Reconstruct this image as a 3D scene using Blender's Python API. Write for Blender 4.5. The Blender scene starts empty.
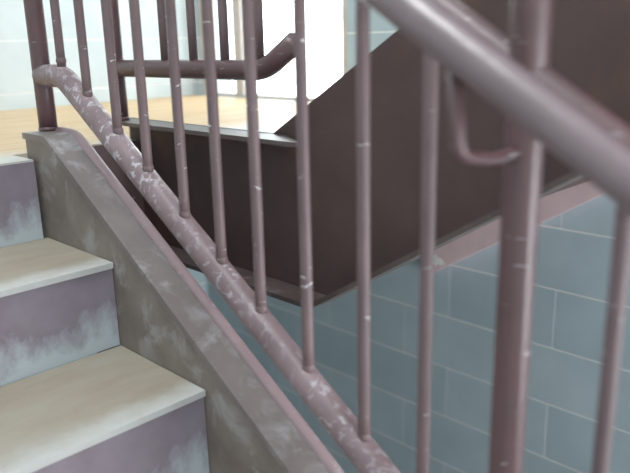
import bpy, bmesh, math, random
from mathutils import Vector, Matrix
random.seed(4)
S = bpy.context.scene
COL = S.collection

# ------------------------------------------------------------------ dimensions (metres)
T, R = 0.2884, 0.18          # tread going, riser height
SL = R / T                   # pitch of both flights
XW = 1.386                   # block wall to the right of the well
YW = 1.332                   # end wall behind the landing
XL = -1.02                   # left wall
X1 = 0.055                   # line of the near railing
X2 = 0.27                    # line of the far railing
Z0, YJ = -0.3446, -0.158     # block coursing

# ------------------------------------------------------------------ materials
def mat(name):
    m = bpy.data.materials.new(name); m.use_nodes = True
    nt = m.node_tree; b = nt.nodes['Principled BSDF']
    return m, nt, b
def N(nt, t, **kw):
    n = nt.nodes.new(t)
    for k, v in kw.items(): setattr(n, k, v)
    return n
def noise(nt, vec, scale, detail=4, rough=.55, dist=0):
    n = N(nt, 'ShaderNodeTexNoise'); nt.links.new(vec, n.inputs['Vector'])
    n.inputs['Scale'].default_value = scale; n.inputs['Detail'].default_value = detail
    n.inputs['Roughness'].default_value = rough; n.inputs['Distortion'].default_value = dist
    return n.outputs['Fac']
def ramp(nt, fac, stops):
    r = N(nt, 'ShaderNodeValToRGB'); nt.links.new(fac, r.inputs[0])
    e = r.color_ramp.elements
    while len(e) < len(stops): e.new(.5)
    for i, (p, c) in enumerate(stops):
        e[i].position = p; e[i].color = (*c, 1) if len(c) == 3 else c
    return r.outputs[0]
def mix(nt, fac, a, b):
    m = N(nt, 'ShaderNodeMix', data_type='RGBA')
    for s, v in ((0, fac), (6, a), (7, b)):
        if isinstance(v, (int, float)): m.inputs[s].default_value = v
        elif isinstance(v, tuple): m.inputs[s].default_value = (*v, 1)
        else: nt.links.new(v, m.inputs[s])
    return m.outputs[2]
def math_(nt, op, a, b=0.0, clamp=False):
    m = N(nt, 'ShaderNodeMath', operation=op, use_clamp=clamp)
    for i, v in enumerate((a, b)):
        if isinstance(v, (int, float)): m.inputs[i].default_value = v
        else: nt.links.new(v, m.inputs[i])
    return m.outputs[0]
def bump(nt, b, h, strength=.3, dist=.002):
    n = N(nt, 'ShaderNodeBump'); n.inputs['Strength'].default_value = strength
    n.inputs['Distance'].default_value = dist
    nt.links.new(h, n.inputs['Height']); nt.links.new(n.outputs[0], b.inputs['Normal'])
def coords(nt, scale=(1, 1, 1)):
    t = N(nt, 'ShaderNodeTexCoord'); mp = N(nt, 'ShaderNodeMapping')
    mp.inputs['Scale'].default_value = scale
    nt.links.new(t.outputs['Object'], mp.inputs['Vector'])
    return mp.outputs[0]

def paint(name, base, dark, chip=(.62, .6, .6), wear=.68, soft=.05, rough=.38, wscale=34, stretch=(1, 1, 1), spec=.5):
    """Old brush-painted steel with worn pale patches and small chips."""
    m, nt, b = mat(name)
    v = coords(nt); vs = coords(nt, stretch)
    c = ramp(nt, noise(nt, v, 9, 5), [(.3, dark), (.65, base)])
    w = ramp(nt, noise(nt, vs, wscale, 6, .62, .6), [(wear, (0, 0, 0)), (wear + soft, (1, 1, 1))])
    big = ramp(nt, noise(nt, v, 6, 3), [(.4, (.25, .25, .25)), (.6, (1, 1, 1))])
    f = N(nt, 'ShaderNodeMix', data_type='RGBA', blend_type='MULTIPLY'); f.inputs[0].default_value = 1
    nt.links.new(w, f.inputs[6]); nt.links.new(big, f.inputs[7])
    nt.links.new(mix(nt, f.outputs[2], c, chip), b.inputs['Base Color'])
    b.inputs['Roughness'].default_value = rough
    b.inputs['Specular IOR Level'].default_value = spec
    bump(nt, b, noise(nt, v, 60, 4), .35, .0015)
    return m

M = {}
M['rail'] = paint('worn_mauve_paint', (.22, .15, .158), (.12, .075, .08), (.46, .43, .45), .54, .06, .42, 62, (1, 1, .7))
M['lip'] = paint('pink_lip_paint', (.33, .225, .235), (.25, .17, .18), (.5, .48, .48), .6, .1, .42, 34)
M['baluster'] = paint('mauve_paint', (.138, .086, .09), (.10, .062, .066), (.62, .62, .62), .65, .03, .52, 46, (.9, .9, 2.2))
M['post'] = paint('post_paint', (.10, .048, .052), (.07, .036, .038), (.5, .48, .48), .64, .03, .38, 36, (.6, .6, 2.4))
M['handrail'] = paint('glossy_handrail_paint', (.16, .11, .118), (.12, .08, .085), (.5, .5, .5), .74, .03, .3, 30, spec=.8)
M['dark_steel'] = paint('dark_brown_steel_paint', (.074, .046, .043), (.060, .037, .034), (.12, .062, .035), .56, .2, .6, 5, spec=.25)
M['flange'] = paint('scuffed_flange_paint', (.175, .142, .136), (.13, .103, .098), (.37, .36, .36), .5, .2, .45, 14, (1, 1, 1))
M['plate'] = paint('brown_grey_plate', (.20, .165, .14), (.13, .098, .082), (.30, .285, .27), .52, .14, .65, 11)
M['pink'] = paint('pink_undercoat', (.72, .52, .54), (.60, .43, .45), (.7, .72, .72), .72, .04, .6, 20)

def block_paint(name, c1, c2, mort, axis):
    """Painted concrete block: half-bond, coursed with the building (object coordinates = world)."""
    m, nt, b = mat(name)
    t = N(nt, 'ShaderNodeTexCoord'); s = N(nt, 'ShaderNodeSeparateXYZ'); nt.links.new(t.outputs['Object'], s.inputs[0])
    cx = N(nt, 'ShaderNodeCombineXYZ')
    nt.links.new(math_(nt, 'ADD', s.outputs[axis], -YJ + 20 * .406), cx.inputs[0])
    nt.links.new(math_(nt, 'ADD', s.outputs['Z'], -(Z0 - .203) + 40 * .203 + .0), cx.inputs[1])
    br = N(nt, 'ShaderNodeTexBrick', offset=.5, offset_frequency=2)
    nt.links.new(cx.outputs[0], br.inputs['Vector'])
    for k, v in (('Scale', 1), ('Mortar Size', .0034), ('Mortar Smooth', .6), ('Bias', 0), ('Brick Width', .406), ('Row Height', .203)):
        br.inputs[k].default_value = v
    br.inputs['Color1'].default_value = (*c1, 1); br.inputs['Color2'].default_value = (*c2, 1)
    v = coords(nt)
    n1 = noise(nt, v, 5, 5)
    # bed joints get a stronger mortar tint than the head joints
    row = math_(nt, 'FRACT', math_(nt, 'DIVIDE', math_(nt, 'ADD', s.outputs['Z'], -(Z0 - .203) + 40 * .203), .203))
    near = math_(nt, 'MINIMUM', row, math_(nt, 'SUBTRACT', 1, row))
    bed = math_(nt, 'LESS_THAN', near, .02)
    amt = math_(nt, 'MULTIPLY', br.outputs['Fac'], math_(nt, 'ADD', .38, math_(nt, 'MULTIPLY', bed, .55)))
    brick = N(nt, 'ShaderNodeMix', data_type='RGBA', blend_type='MULTIPLY'); brick.inputs[0].default_value = 1
    br.inputs['Mortar'].default_value = (*c1, 1)
    nt.links.new(br.outputs['Color'], brick.inputs[6])
    nt.links.new(ramp(nt, n1, [(.3, (.84, .86, .87)), (.7, (1.0, 1.0, 1.0))]), brick.inputs[7])
    nt.links.new(mix(nt, amt, brick.outputs[2], mort), b.inputs['Base Color'])
    b.inputs['Roughness'].default_value = .55
    h = math_(nt, 'SUBTRACT', math_(nt, 'MULTIPLY', noise(nt, v, 90, 3), .3), math_(nt, 'MULTIPLY', br.outputs['Fac'], 1.0))
    bump(nt, b, h, .45, .003)
    return m
M['block'] = block_paint('blue_grey_block', (.395, .485, .52), (.35, .44, .475), (.74, .73, .70), 'Y')
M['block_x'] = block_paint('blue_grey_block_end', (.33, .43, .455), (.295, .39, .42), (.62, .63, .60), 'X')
M['rim'] = paint('grey_brown_flange_paint', (.085, .062, .056), (.058, .042, .038), (.30, .28, .27), .6, .1, .45, 20)
M['overexposed_block'] = block_paint('overexposed_block', (.60, .67, .68), (.58, .65, .66), (.8, .76, .76), 'X')  # overexposed look of the far wall put into a lighter block colour

M['flake'] = paint('white_flake', (.85, .86, .84), (.7, .72, .7), (.4, .3, .3), .7, .05, .7, 40)
def tread_mat():
    m, nt, b = mat('worn_concrete_tread')
    v = coords(nt); vs = coords(nt, (.5, 1.6, 1))
    c = ramp(nt, noise(nt, vs, 4.5, 6, .6), [(.3, (.23, .185, .13)), (.5, (.29, .25, .19)), (.72, (.335, .31, .26))])
    # pale scuffed line along the nosing (object origin is the nosing)
    t = N(nt, 'ShaderNodeTexCoord'); s = N(nt, 'ShaderNodeSeparateXYZ'); nt.links.new(t.outputs['Object'], s.inputs[0])
    d = math_(nt, 'ADD', s.outputs['Y'], math_(nt, 'MULTIPLY', math_(nt, 'SUBTRACT', noise(nt, v, 18, 4), .5), .07))
    e = ramp(nt, d, [(.0, (1, 1, 1)), (.03, (.6, .6, .6)), (.06, (0, 0, 0))])
    nt.links.new(mix(nt, e, c, (.44, .44, .42)), b.inputs['Base Color'])
    b.inputs['Roughness'].default_value = .8
    bump(nt, b, noise(nt, v, 120, 4), .3, .002)
    return m
def riser_mat():
    m, nt, b = mat('flaking_mauve_riser')
    v = coords(nt); vs = coords(nt, (1, 1, .6))
    t = N(nt, 'ShaderNodeTexCoord'); s = N(nt, 'ShaderNodeSeparateXYZ'); nt.links.new(t.outputs['Object'], s.inputs[0])
    mauve = ramp(nt, noise(nt, v, 7, 5), [(.3, (.135, .10, .125)), (.7, (.215, .18, .215))])
    # z runs 0 (top) to -.18 (foot): the foot is rubbed down to pale blue
    h = math_(nt, 'MULTIPLY', s.outputs['Z'], -5.5)
    k = math_(nt, 'ADD', h, math_(nt, 'MULTIPLY', math_(nt, 'SUBTRACT', noise(nt, vs, 13, 7, .7), .5), 1.15))
    f = ramp(nt, k, [(.55, (0, 0, 0)), (.9, (1, 1, 1))])
    nt.links.new(mix(nt, f, mauve, (.40, .455, .48)), b.inputs['Base Color'])
    b.inputs['Roughness'].default_value = .6
    bump(nt, b, noise(nt, v, 70, 4), .3, .002)
    return m
M['tread'] = tread_mat(); M['riser'] = riser_mat()
def floor_mat():
    m, nt, b = mat('streaky_ochre_landing')
    v = coords(nt); vs = coords(nt, (.6, 9, 1))
    c = ramp(nt, noise(nt, vs, 3, 5, .6), [(.32, (.42, .25, .10)), (.5, (.50, .33, .16)), (.68, (.55, .41, .25))])
    t = N(nt, 'ShaderNodeTexCoord'); s = N(nt, 'ShaderNodeSeparateXYZ'); nt.links.new(t.outputs['Object'], s.inputs[0])
    d = math_(nt, 'ADD', s.outputs['Y'], math_(nt, 'MULTIPLY', math_(nt, 'SUBTRACT', noise(nt, v, 6, 4), .5), .2))
    e = ramp(nt, d, [(.06, (1, 1, 1)), (.2, (0, 0, 0))])
    nt.links.new(mix(nt, e, c, (.47, .46, .41)), b.inputs['Base Color'])
    b.inputs['Roughness'].default_value = .5
    return m
M['landing'] = floor_mat()
def plain(name, c, rough=.7, sc=20, var=.85):
    m, nt, b = mat(name); v = coords(nt)
    nt.links.new(ramp(nt, noise(nt, v, sc, 4), [(.3, tuple(x * var for x in c)), (.7, c)]), b.inputs['Base Color'])
    b.inputs['Roughness'].default_value = rough
    return m
M['concrete'] = plain('grey_concrete', (.30, .29, .27), .85, 8)
M['frame'] = plain('beige_window_frame', (.50, .44, .40), .5)
M['ceiling'] = plain('white_ceiling', (.7, .7, .68), .9, 3, .95)
gm, nt, b = mat('window_glass')
b.inputs['Base Color'].default_value = (.95, 1, 1, 1); b.inputs['Roughness'].default_value = 0
b.inputs['Transmission Weight'].default_value = 1; b.inputs['IOR'].default_value = 1.02
M['glass'] = gm

# ------------------------------------------------------------------ mesh helpers
def link(name, bm, m, parent=None, smooth=False, loc=None):
    me = bpy.data.meshes.new(name)
    bmesh.ops.remove_doubles(bm, verts=bm.verts, dist=1e-6)
    bmesh.ops.recalc_face_normals(bm, faces=bm.faces)
    if loc is not None: bmesh.ops.translate(bm, verts=bm.verts, vec=-Vector(loc))
    bm.to_mesh(me); bm.free(); me.materials.append(m)
    if smooth:
        for p in me.polygons: p.use_smooth = True
    o = bpy.data.objects.new(name, me); COL.objects.link(o)
    if loc is not None: o.location = loc
    if parent: 
        o.parent = parent; o.matrix_parent_inverse = Matrix.Identity(4)
        o.location = Vector(loc or (0, 0, 0)) - parent.location
        if loc is None: o.location = -parent.location
    return o
def box(bm, a, b_):
    x0, y0, z0 = a; x1, y1, z1 = b_
    v = [bm.verts.new(p) for p in ((x0,y0,z0),(x1,y0,z0),(x1,y1,z0),(x0,y1,z0),(x0,y0,z1),(x1,y0,z1),(x1,y1,z1),(x0,y1,z1))]
    for f in ((0,3,2,1),(4,5,6,7),(0,1,5,4),(1,2,6,5),(2,3,7,6),(3,0,4,7)): bm.faces.new([v[i] for i in f])
    return v
def prism(bm, poly, x0, x1):
    """poly = outline in (y, z), extruded from x0 to x1."""
    a = [bm.verts.new((x0, y, z)) for y, z in poly]; c = [bm.verts.new((x1, y, z)) for y, z in poly]
    n = len(poly); bm.faces.new(a); bm.faces.new(list(reversed(c)))
    for i in range(n): bm.faces.new((a[i], c[i], c[(i+1) % n], a[(i+1) % n]))
def bevel(bm, w=.004, seg=2):
    es = [e for e in bm.edges if len(e.link_faces) == 2 and e.calc_face_angle(0) > .5]
    bmesh.ops.bevel(bm, geom=es, offset=w, segments=seg, profile=.6, affect='EDGES', clamp_overlap=True)
def rounded(pts, rad, n=7):
    """round the inner corners of a polyline"""
    P = [Vector(p) for p in pts]; out = [P[0]]
    for i in range(1, len(P) - 1):
        d0 = (P[i-1] - P[i]); d1 = (P[i+1] - P[i])
        r = min(rad, d0.length * .45, d1.length * .45)
        a = P[i] + d0.normalized() * r; c = P[i] + d1.normalized() * r
        for k in range(n + 1):
            t = k / n
            out.append(a * (1-t)**2 + P[i] * 2*t*(1-t) + c * t*t)
    out.append(P[-1]); return out
def tube(bm, pts, r, seg=24, cap=True, step=None):
    P = [Vector(p) for p in pts]
    if step:
        Q = [P[0]]
        for i in range(1, len(P)):
            n = max(1, int((P[i] - P[i-1]).length / step))
            for k in range(1, n + 1): Q.append(P[i-1].lerp(P[i], k / n))
        P = Q
    rings = []; up = None
    for i, p in enumerate(P):
        t = (P[min(i+1, len(P)-1)] - P[max(i-1, 0)]).normalized()
        if up is None:
            up = Vector((1, 0, 0)) if abs(t.x) < .9 else Vector((0, 0, 1))
        u = (up - t * up.dot(t)).normalized(); w = t.cross(u); up = u
        rr = r(i / (len(P)-1)) if callable(r) else r
        rings.append([bm.verts.new(p + (u * math.cos(a) + w * math.sin(a)) * rr) for a in [2*math.pi*k/seg for k in range(seg)]])
    for a, c in zip(rings, rings[1:]):
        for k in range(seg): bm.faces.new((a[k], a[(k+1) % seg], c[(k+1) % seg], c[k]))
    if cap: bm.faces.new(rings[0]); bm.faces.new(rings[-1])
def bead(bm, c, r, h, seg=20):
    """small lumpy weld collar round a bar foot"""
    prof = [(r*1.0, -h), (r*1.12, -h*.5), (r*1.16, 0), (r*1.08, h*.6), (r*1.0, h)]
    rings = []
    for pr, z in prof:
        rings.append([bm.verts.new(Vector(c) + Vector((math.cos(a)*pr*(1+.07*math.sin(3*a+c[1]*40)), math.sin(a)*pr, z))) for a in [2*math.pi*k/seg for k in range(seg)]])
    for a, d in zip(rings, rings[1:]):
        for k in range(seg): bm.faces.new((a[k], a[(k+1) % seg], d[(k+1) % seg], d[k]))
def empty(name, loc, label, cat, group=None):
    o = bpy.data.objects.new(name, None); COL.objects.link(o); o.location = loc
    o.empty_display_size = .1; o['label'] = label; o['category'] = cat
    if group: o['group'] = group
    return o
def struct(name, bm, m, label=None, cat=None, smooth=False):
    o = link(name, bm, m, smooth=smooth); o['kind'] = 'structure'
    if label: o['label'] = label
    if cat: o['category'] = cat
    return o

# ------------------------------------------------------------------ room shell
ZB, ZT = -2.16, 2.9
WY0, WY1, WZ0, WZ1 = .335, 1.285, .0, 1.75        # window opening in the right wall
YB = -4.2
bm = bmesh.new()
th = .2
for y0, y1, z0, z1 in ((YB, WY0, ZB, ZT), (WY1, YW + th, ZB, ZT), (WY0, WY1, ZB, WZ0), (WY0, WY1, WZ1, ZT)):
    box(bm, (XW, y0, z0), (XW + th, y1, z1))
struct('wall_right', bm, M['block'], 'blue grey painted block wall to the right of the stairwell', 'wall')
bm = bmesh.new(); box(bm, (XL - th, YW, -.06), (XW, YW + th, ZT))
struct('wall_far', bm, M['overexposed_block'], 'block wall behind the landing, overexposure put into its pale colour', 'wall')
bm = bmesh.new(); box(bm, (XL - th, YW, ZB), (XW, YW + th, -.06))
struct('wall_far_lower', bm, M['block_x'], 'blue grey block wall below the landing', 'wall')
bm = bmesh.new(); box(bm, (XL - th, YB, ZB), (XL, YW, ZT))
struct('wall_left', bm, M['overexposed_block'], 'pale block wall at the open left side of the steps', 'wall')
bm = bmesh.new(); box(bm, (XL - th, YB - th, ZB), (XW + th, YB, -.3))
struct('wall_back', bm, M['overexposed_block'], 'low block wall behind the foot of the stairs', 'wall')
bm = bmesh.new(); box(bm, (XL - th, YB - th, ZB - .15), (XW + th, YW + th, ZB))
struct('floor', bm, M['concrete'], 'grey concrete floor at the foot of the stairwell', 'floor')

# landing slab (L-shaped round the well)
bm = bmesh.new()
out = [(XL, 0), (-.012, 0), (-.012, .112), (.34, .112), (.34, -.685), (XW, -.685), (XW, YW), (XL, YW)]
a = [bm.verts.new((x, y, 0)) for x, y in out]; c = [bm.verts.new((x, y, -.12)) for x, y in out]
bm.faces.new(a); bm.faces.new(list(reversed(c)))
for i in range(len(out)): bm.faces.new((a[i], a[(i+1) % 8], c[(i+1) % 8], c[i]))
struct('floor_landing', bm, M['landing'], 'ochre streaked landing floor at the head of the concrete steps', 'floor')

# window
bm = bmesh.new()
fx0, fx1 = XW + .02, XW + .075
def fr(y0, y1, z0, z1): box(bm, (fx0, y0, z0), (fx1, y1, z1))
fr(WY0, WY0+.045, WZ0, WZ1); fr(WY1-.045, WY1, WZ0, WZ1); fr(WY0+.045, WY1-.045, WZ0, WZ0+.012); fr(WY0+.045, WY1-.045, WZ1-.045, WZ1)
fr(.985, 1.045, WZ0+.012, WZ1-.045)
bevel(bm, .004, 1)
win = struct('window_1', bm, M['frame'], 'tall bright window with beige frame beside the landing', 'window')
bm = bmesh.new()
box(bm, (XW+.045, WY0+.045, WZ0+.012), (XW+.05, .985, WZ1-.045)); box(bm, (XW+.045, 1.045, WZ0+.012), (XW+.05, WY1-.045, WZ1-.045))
link('pane', bm, M['glass'], win)

# ------------------------------------------------------------------ lower flight
flight = empty('stair_flight', (XL, -3.17, ZB), 'worn concrete steps with flaking mauve risers climbing to the landing', 'stairs')
NS = 12
for k in range(NS):
    if k:
        y1 = -T * k; bm = bmesh.new()
        box(bm, (XL + .003, y1 - .002, -R*k - .012), (-.002, y1 + T - .0005, -R*k)); bevel(bm, .0055, 3)
        link('tread', bm, M['tread'], flight, loc=(0, y1, -R*k))
    if k < NS:
        y = -T * k; bm = bmesh.new(); zt = -R*k - (.012 if k else .0); zb = -R*(k+1)
        if zb < ZB - .001: continue
        box(bm, (XL + .003, y + .003, zb + .0005), (-.002, y + (.028), zt - .0005 if k else -.121 + .118))
        if k == 0:
            bm.free(); bm = bmesh.new(); box(bm, (XL + .003, -.004, zb + .0005), (-.013, -.0005, -.004))
        link('riser', bm, M['riser'], flight, loc=(0, y, -R*k))
# side channel of the lower flight: inner plate and wide top flange with a rolled outer lip
def zs(y): return .054 + SLS * (y + .046)
SLS = .64
yE = -3.2
xi, xo = 0.0, .081
yk = -.046
bm = bmesh.new()
prism(bm, [(.056, .040), (.056, -.30), (yk, -.33), (yE, zs(yE) - .36), (yE, zs(yE) - .014), (yk, .040)], xi, xi + .012)
link('inner_plate', bm, M['plate'], flight)['label'] = 'brown grey side plate'
bm = bmesh.new()
prism(bm, [(.064, .054), (.064, .040), (yk, .040), (yE, zs(yE) - .014), (yE, zs(yE)), (yk, .054)], xi - .003, xo)
bevel(bm, .005, 3)
link('top_flange', bm, M['flange'], flight)
bm = bmesh.new()
tube(bm, rounded([(xo - .010, .064, .050), (xo - .010, yk, .050), (xo - .010, yE, zs(yE) - .004)], .03, 5), .0125, 16)
link('flange_lip', bm, M['lip'], flight, smooth=True)

# ------------------------------------------------------------------ upper flight with its landing trimmer
def zt2(y): return .055 if y > -.43 else .055 + .61 * (-.43 - y)
def zb2(y): return -.275 if y > -.59 else -.275 + SL * (-.59 - y)
yU = -3.0
XF, XB = .25, .315
upper = empty('stair_flight', (XB, .14, -.275), 'dark brown steel upper flight rising over the well, edged with a deep channel', 'stairs')
bm = bmesh.new()
prism(bm, [(.14, .055), (.14, -.275), (-.59, -.275), (yU, zb2(yU)), (yU, zt2(yU)), (-.43, .055)], XB, XB + .009)
link('channel_web', bm, M['dark_steel'], upper)
bm = bmesh.new()
fl = [(XF, .14), (XF, -.545), (XF + .004, -.562), (XF + .014, -.560), (XB, -.47), (XB, .14)]
a = [bm.verts.new((x, y, .0545)) for x, y in fl]; c = [bm.verts.new((x, y, .045)) for x, y in fl]
bm.faces.new(a); bm.faces.new(list(reversed(c)))
for i in range(6): bm.faces.new((a[i], a[(i+1) % 6], c[(i+1) % 6], c[i]))
link('top_flange', bm, M['rim'], upper)
bm = bmesh.new()
prism(bm, [(.10, -.267), (.10, -.277), (-.59, -.277), (yU, zb2(yU) - .002), (yU, zb2(yU) + .009), (-.588, -.267)], XF, XB)
bevel(bm, .002, 1); link('bottom_flange', bm, M['rim'], upper)
bm = bmesh.new(); box(bm, (xo, .100, -.275), (XB, .111, -.002)); box(bm, (xo, .03, -.277), (XF, .100, -.267))
link('well_fascia', bm, M['baluster'], upper)
# pans and treads behind the web
for k in range(8):
    y = -.69 - T*k; z = R*(k+1)
    bm = bmesh.new(); box(bm, (.34, y - T, z - .04), (XW - .056, y, z))
    link('tread', bm, M['concrete'], upper)
    bm = bmesh.new(); box(bm, (.34, y, z - R), (XW - .056, y + .006, z))
    link('riser', bm, M['dark_steel'], upper)
bm = bmesh.new()
prism(bm, [(-.70, -.13), (-.71, -.15), (yU, zb2(yU) + .08), (yU, zb2(yU) + .10)], .34, XW - .056)
link('soffit', bm, M['dark_steel'], upper)
# wall-side channel, in pink undercoat, with a broken lower end
def zw(y): return -.549 + SL * (-.156 - y)
bm = bmesh.new()
prism(bm, [(-.085, zw(-.085) + .012), (-.100, zw(-.1)), (yU, zw(yU)), (yU, zw(yU) + .30), (-.53, zw(-.53) + .30), (-.42, .0 - .13), (-.085, -.20)], XW - .05, XW - .002)
bevel(bm, .003, 1); link('wall_channel', bm, M['pink'], upper)['label'] = 'pink painted wall side channel'
bm = bmesh.new(); cy, cz = -.135, zw(-.135) + .03
pv = [(XW - .0515, cy + dy, cz + dz) for dy, dz in ((.026, .022), (.014, .03), (-.004, .016), (-.012, .02), (-.03, .002), (-.016, -.008), (-.002, -.003), (.012, -.016), (.024, -.006))]
a = [bm.verts.new(q) for q in pv]; c = [bm.verts.new((q[0] + .0025, q[1], q[2])) for q in pv]
bm.faces.new(a); bm.faces.new(list(reversed(c)))
for i in range(9): bm.faces.new((a[i], a[(i+1) % 9], c[(i+1) % 9], c[i]))
link('paint_flake', bm, M['flake'], upper)['label'] = 'white flaked chip'

# ------------------------------------------------------------------ near railing (lower flight)
r_p = .0205
def zr(y): return -.389 + .645 * (-.934 - y) * -1 if False else .178 + .645 * (y + .052)   # bottom rail axis
def zg(y): return .184 + .63 * (y + 1.167)                                               # top rail axis
near = empty('stair_railing', (X1, .05, .054), 'mauve pipe railing with round bars along the near concrete steps', 'railing')
yLow = -3.0
bm = bmesh.new()
tube(bm, rounded([(X1, .050, .177), (X1, -.052, .178), (X1, yLow, zr(yLow))], .03), .0245, 28, step=.06)
link('bottom_rail', bm, M['rail'], near, smooth=True)
bm = bmesh.new()
tube(bm, rounded([(X1, .050, zg(-.052)), (X1, -.052, zg(-.052)), (X1, yLow, zg(yLow))], .04), r_p, 28, step=.06)
link('top_rail', bm, M['post'], near, smooth=True)
bm = bmesh.new(); tube(bm, [(X1, .052, .052), (X1, .052, 1.6)], .0205, 24, step=.1); bead(bm, (X1, .052, .058), .0205, .005)
link('newel_post', bm, M['post'], near, smooth=True)
PY = -1.145
bm = bmesh.new(); tube(bm, [(X1, PY, zs(PY) - .01), (X1, PY, 1.6)], .0215, 28, step=.06)
link('post', bm, M['post'], near, smooth=True)
bys = [-.048, -.150, -.258, -.358, -.471, -.574, -.676, -.788, -.906, -1.016, -1.264, -1.372, -1.48, -1.59, -1.70]
for y in bys:
    bm = bmesh.new()
    tube(bm, [(X1, y, zr(y) + .012), (X1, y, zg(y) - .012)], .0095, 16, step=.05)
    bead(bm, (X1, y, zr(y) + .030), .0095, .006)
    link('baluster', bm, M['baluster'], near, smooth=True)
# extra weld lumps along the bottom rail
# ------------------------------------------------------------------ grab rail on brackets
XH = -.062
def zh(y): return .190 + .625 * (y + 1.196)
hr = empty('handrail', (XH, PY, zh(PY)), 'glossy mauve round handrail held off the post by a bent bracket', 'handrail')
bm = bmesh.new(); tube(bm, rounded([(XH, .16, zh(-.02)), (XH, -.02, zh(-.02)), (XH, yLow, zh(yLow))], .05), .0215, 32, step=.06)
link('rail', bm, M['handrail'], hr, smooth=True)
for yb in (PY, -2.3):
    bm = bmesh.new(); zc = zh(yb) - .106
    tube(bm, rounded([(X1 - .018, yb, zc), (.0, yb + .004, zc - .004), (XH + .006, yb + .012, zc + .006), (XH, yb + .016, zh(yb) - .012)], .018), .0075, 16)
    link('bracket', bm, M['post'], hr, smooth=True)

# ------------------------------------------------------------------ far railing (landing edge and upper flight)
far = empty('stair_railing', (X2, .10, .055), 'dark pipe railing on the landing edge that turns up the upper flight', 'railing')
yk2 = -.465
def zf(y): return .184 if y > yk2 else .184 + SL * (yk2 - y)
for nm, dz in (('bottom_rail', 0), ('top_rail', .72)):
    bm = bmesh.new()
    tube(bm, rounded([(X2, .10, .184 + dz), (X2, yk2, .186 + dz), (X2, -.552 if not dz else -2.6, zf(-.552 if not dz else -2.6) + dz)], .035), r_p, 28, step=.06)  # bottom rail cut short past the bend, standing in for window glare
    link(nm, bm, M['post'], far, smooth=True)
bm = bmesh.new(); tube(bm, [(X2, .10, .053), (X2, .10, 1.6)], .0205, 24, step=.1); bead(bm, (X2, .10, .059), .0205, .005)
link('newel_post', bm, M['post'], far, smooth=True)
for y in (-.01, -.12, -.23, -.34, -.45):
    bm = bmesh.new(); tube(bm, [(X2, y, zf(y) + .012), (X2, y, zf(y) + .708)], .0095, 16, step=.08)
    link('baluster', bm, M['baluster'], far, smooth=True)
for y in (-.785, -.895, -1.005, -1.115, -1.225):            # bars standing straight on the channel
    bm = bmesh.new(); tube(bm, [(XB + .0045, y, zt2(y) - .002), (XB + .0045, y, zf(y) + .70), (X2 + .01, y, zf(y) + .715)], .0095, 16, step=.08)
    link('baluster', bm, M['baluster'], far, smooth=True)

# ------------------------------------------------------------------ light
w = bpy.data.worlds.new('sky'); S.world = w; w.use_nodes = True
bg = w.node_tree.nodes['Background']; bg.inputs[0].default_value = (.86, .94, 1, 1); bg.inputs[1].default_value = 1.6
def area(name, loc, target, sx, sy, power, col=(1, 1, 1)):
    l = bpy.data.lights.new(name, 'AREA'); l.shape = 'RECTANGLE'; l.size = sx; l.size_y = sy; l.energy = power; l.color = col
    o = bpy.data.objects.new(name, l); COL.objects.link(o); o.location = loc
    o.rotation_euler = (Vector(target) - Vector(loc)).to_track_quat('-Z', 'Y').to_euler()
    return o
area('window_daylight', (XW + .45, .83, .95), (-1, .6, .5), 1.8, 2.2, 80, (.95, .98, 1))
area('lower_fill', (.72, -3.9, -.75), (1.25, -.3, -.6), 1.1, 1.3, 120, (.96, .97, 1)).data.specular_factor = .25  # added fill low in the well to brighten the block wall
area('stair_fill', (-.5, -3.9, 1.7), (0, -.3, -.4), 1.4, 1.2, 16, (.95, .98, 1))  # added fill behind the steps for the risers, no opening modelled
area('upper_fill', (-.45, -.9, 2.5), (.2, -.6, .2), .7, 1.2, 42, (.97, .99, 1))  # unseen overhead fill added to brighten the rail tops


# ------------------------------------------------------------------ camera (solved from the photograph)
yaw, pit, rol = (math.radians(a) for a in (44.8357, 15.4134, -1.2633))
F = Vector((math.sin(yaw)*math.cos(pit), math.cos(yaw)*math.cos(pit), -math.sin(pit)))
Rt = Vector((math.cos(yaw), -math.sin(yaw), 0)); U = Rt.cross(F)
R2 = Rt*math.cos(rol) + U*math.sin(rol); U2 = -Rt*math.sin(rol) + U*math.cos(rol)
cd = bpy.data.cameras.new('camera'); cam = bpy.data.objects.new('camera', cd); COL.objects.link(cam)
mw = Matrix(((R2.x, U2.x, -F.x), (R2.y, U2.y, -F.y), (R2.z, U2.z, -F.z))).to_4x4()
mw.translation = (-.67414, -1.54237, .24023); cam.matrix_world = mw
cd.sensor_width = 36; cd.lens = 36 * 710.6 / 630; cd.clip_start = .02
cd.dof.use_dof = True; cd.dof.focus_distance = 1.5; cd.dof.aperture_fstop = 3.2; cd.dof.aperture_ratio = .6
S.camera = cam
S.view_settings.view_transform = 'Standard'
S.view_settings.look = 'None'
S.view_settings.exposure = 0
S.view_settings.gamma = 1.12
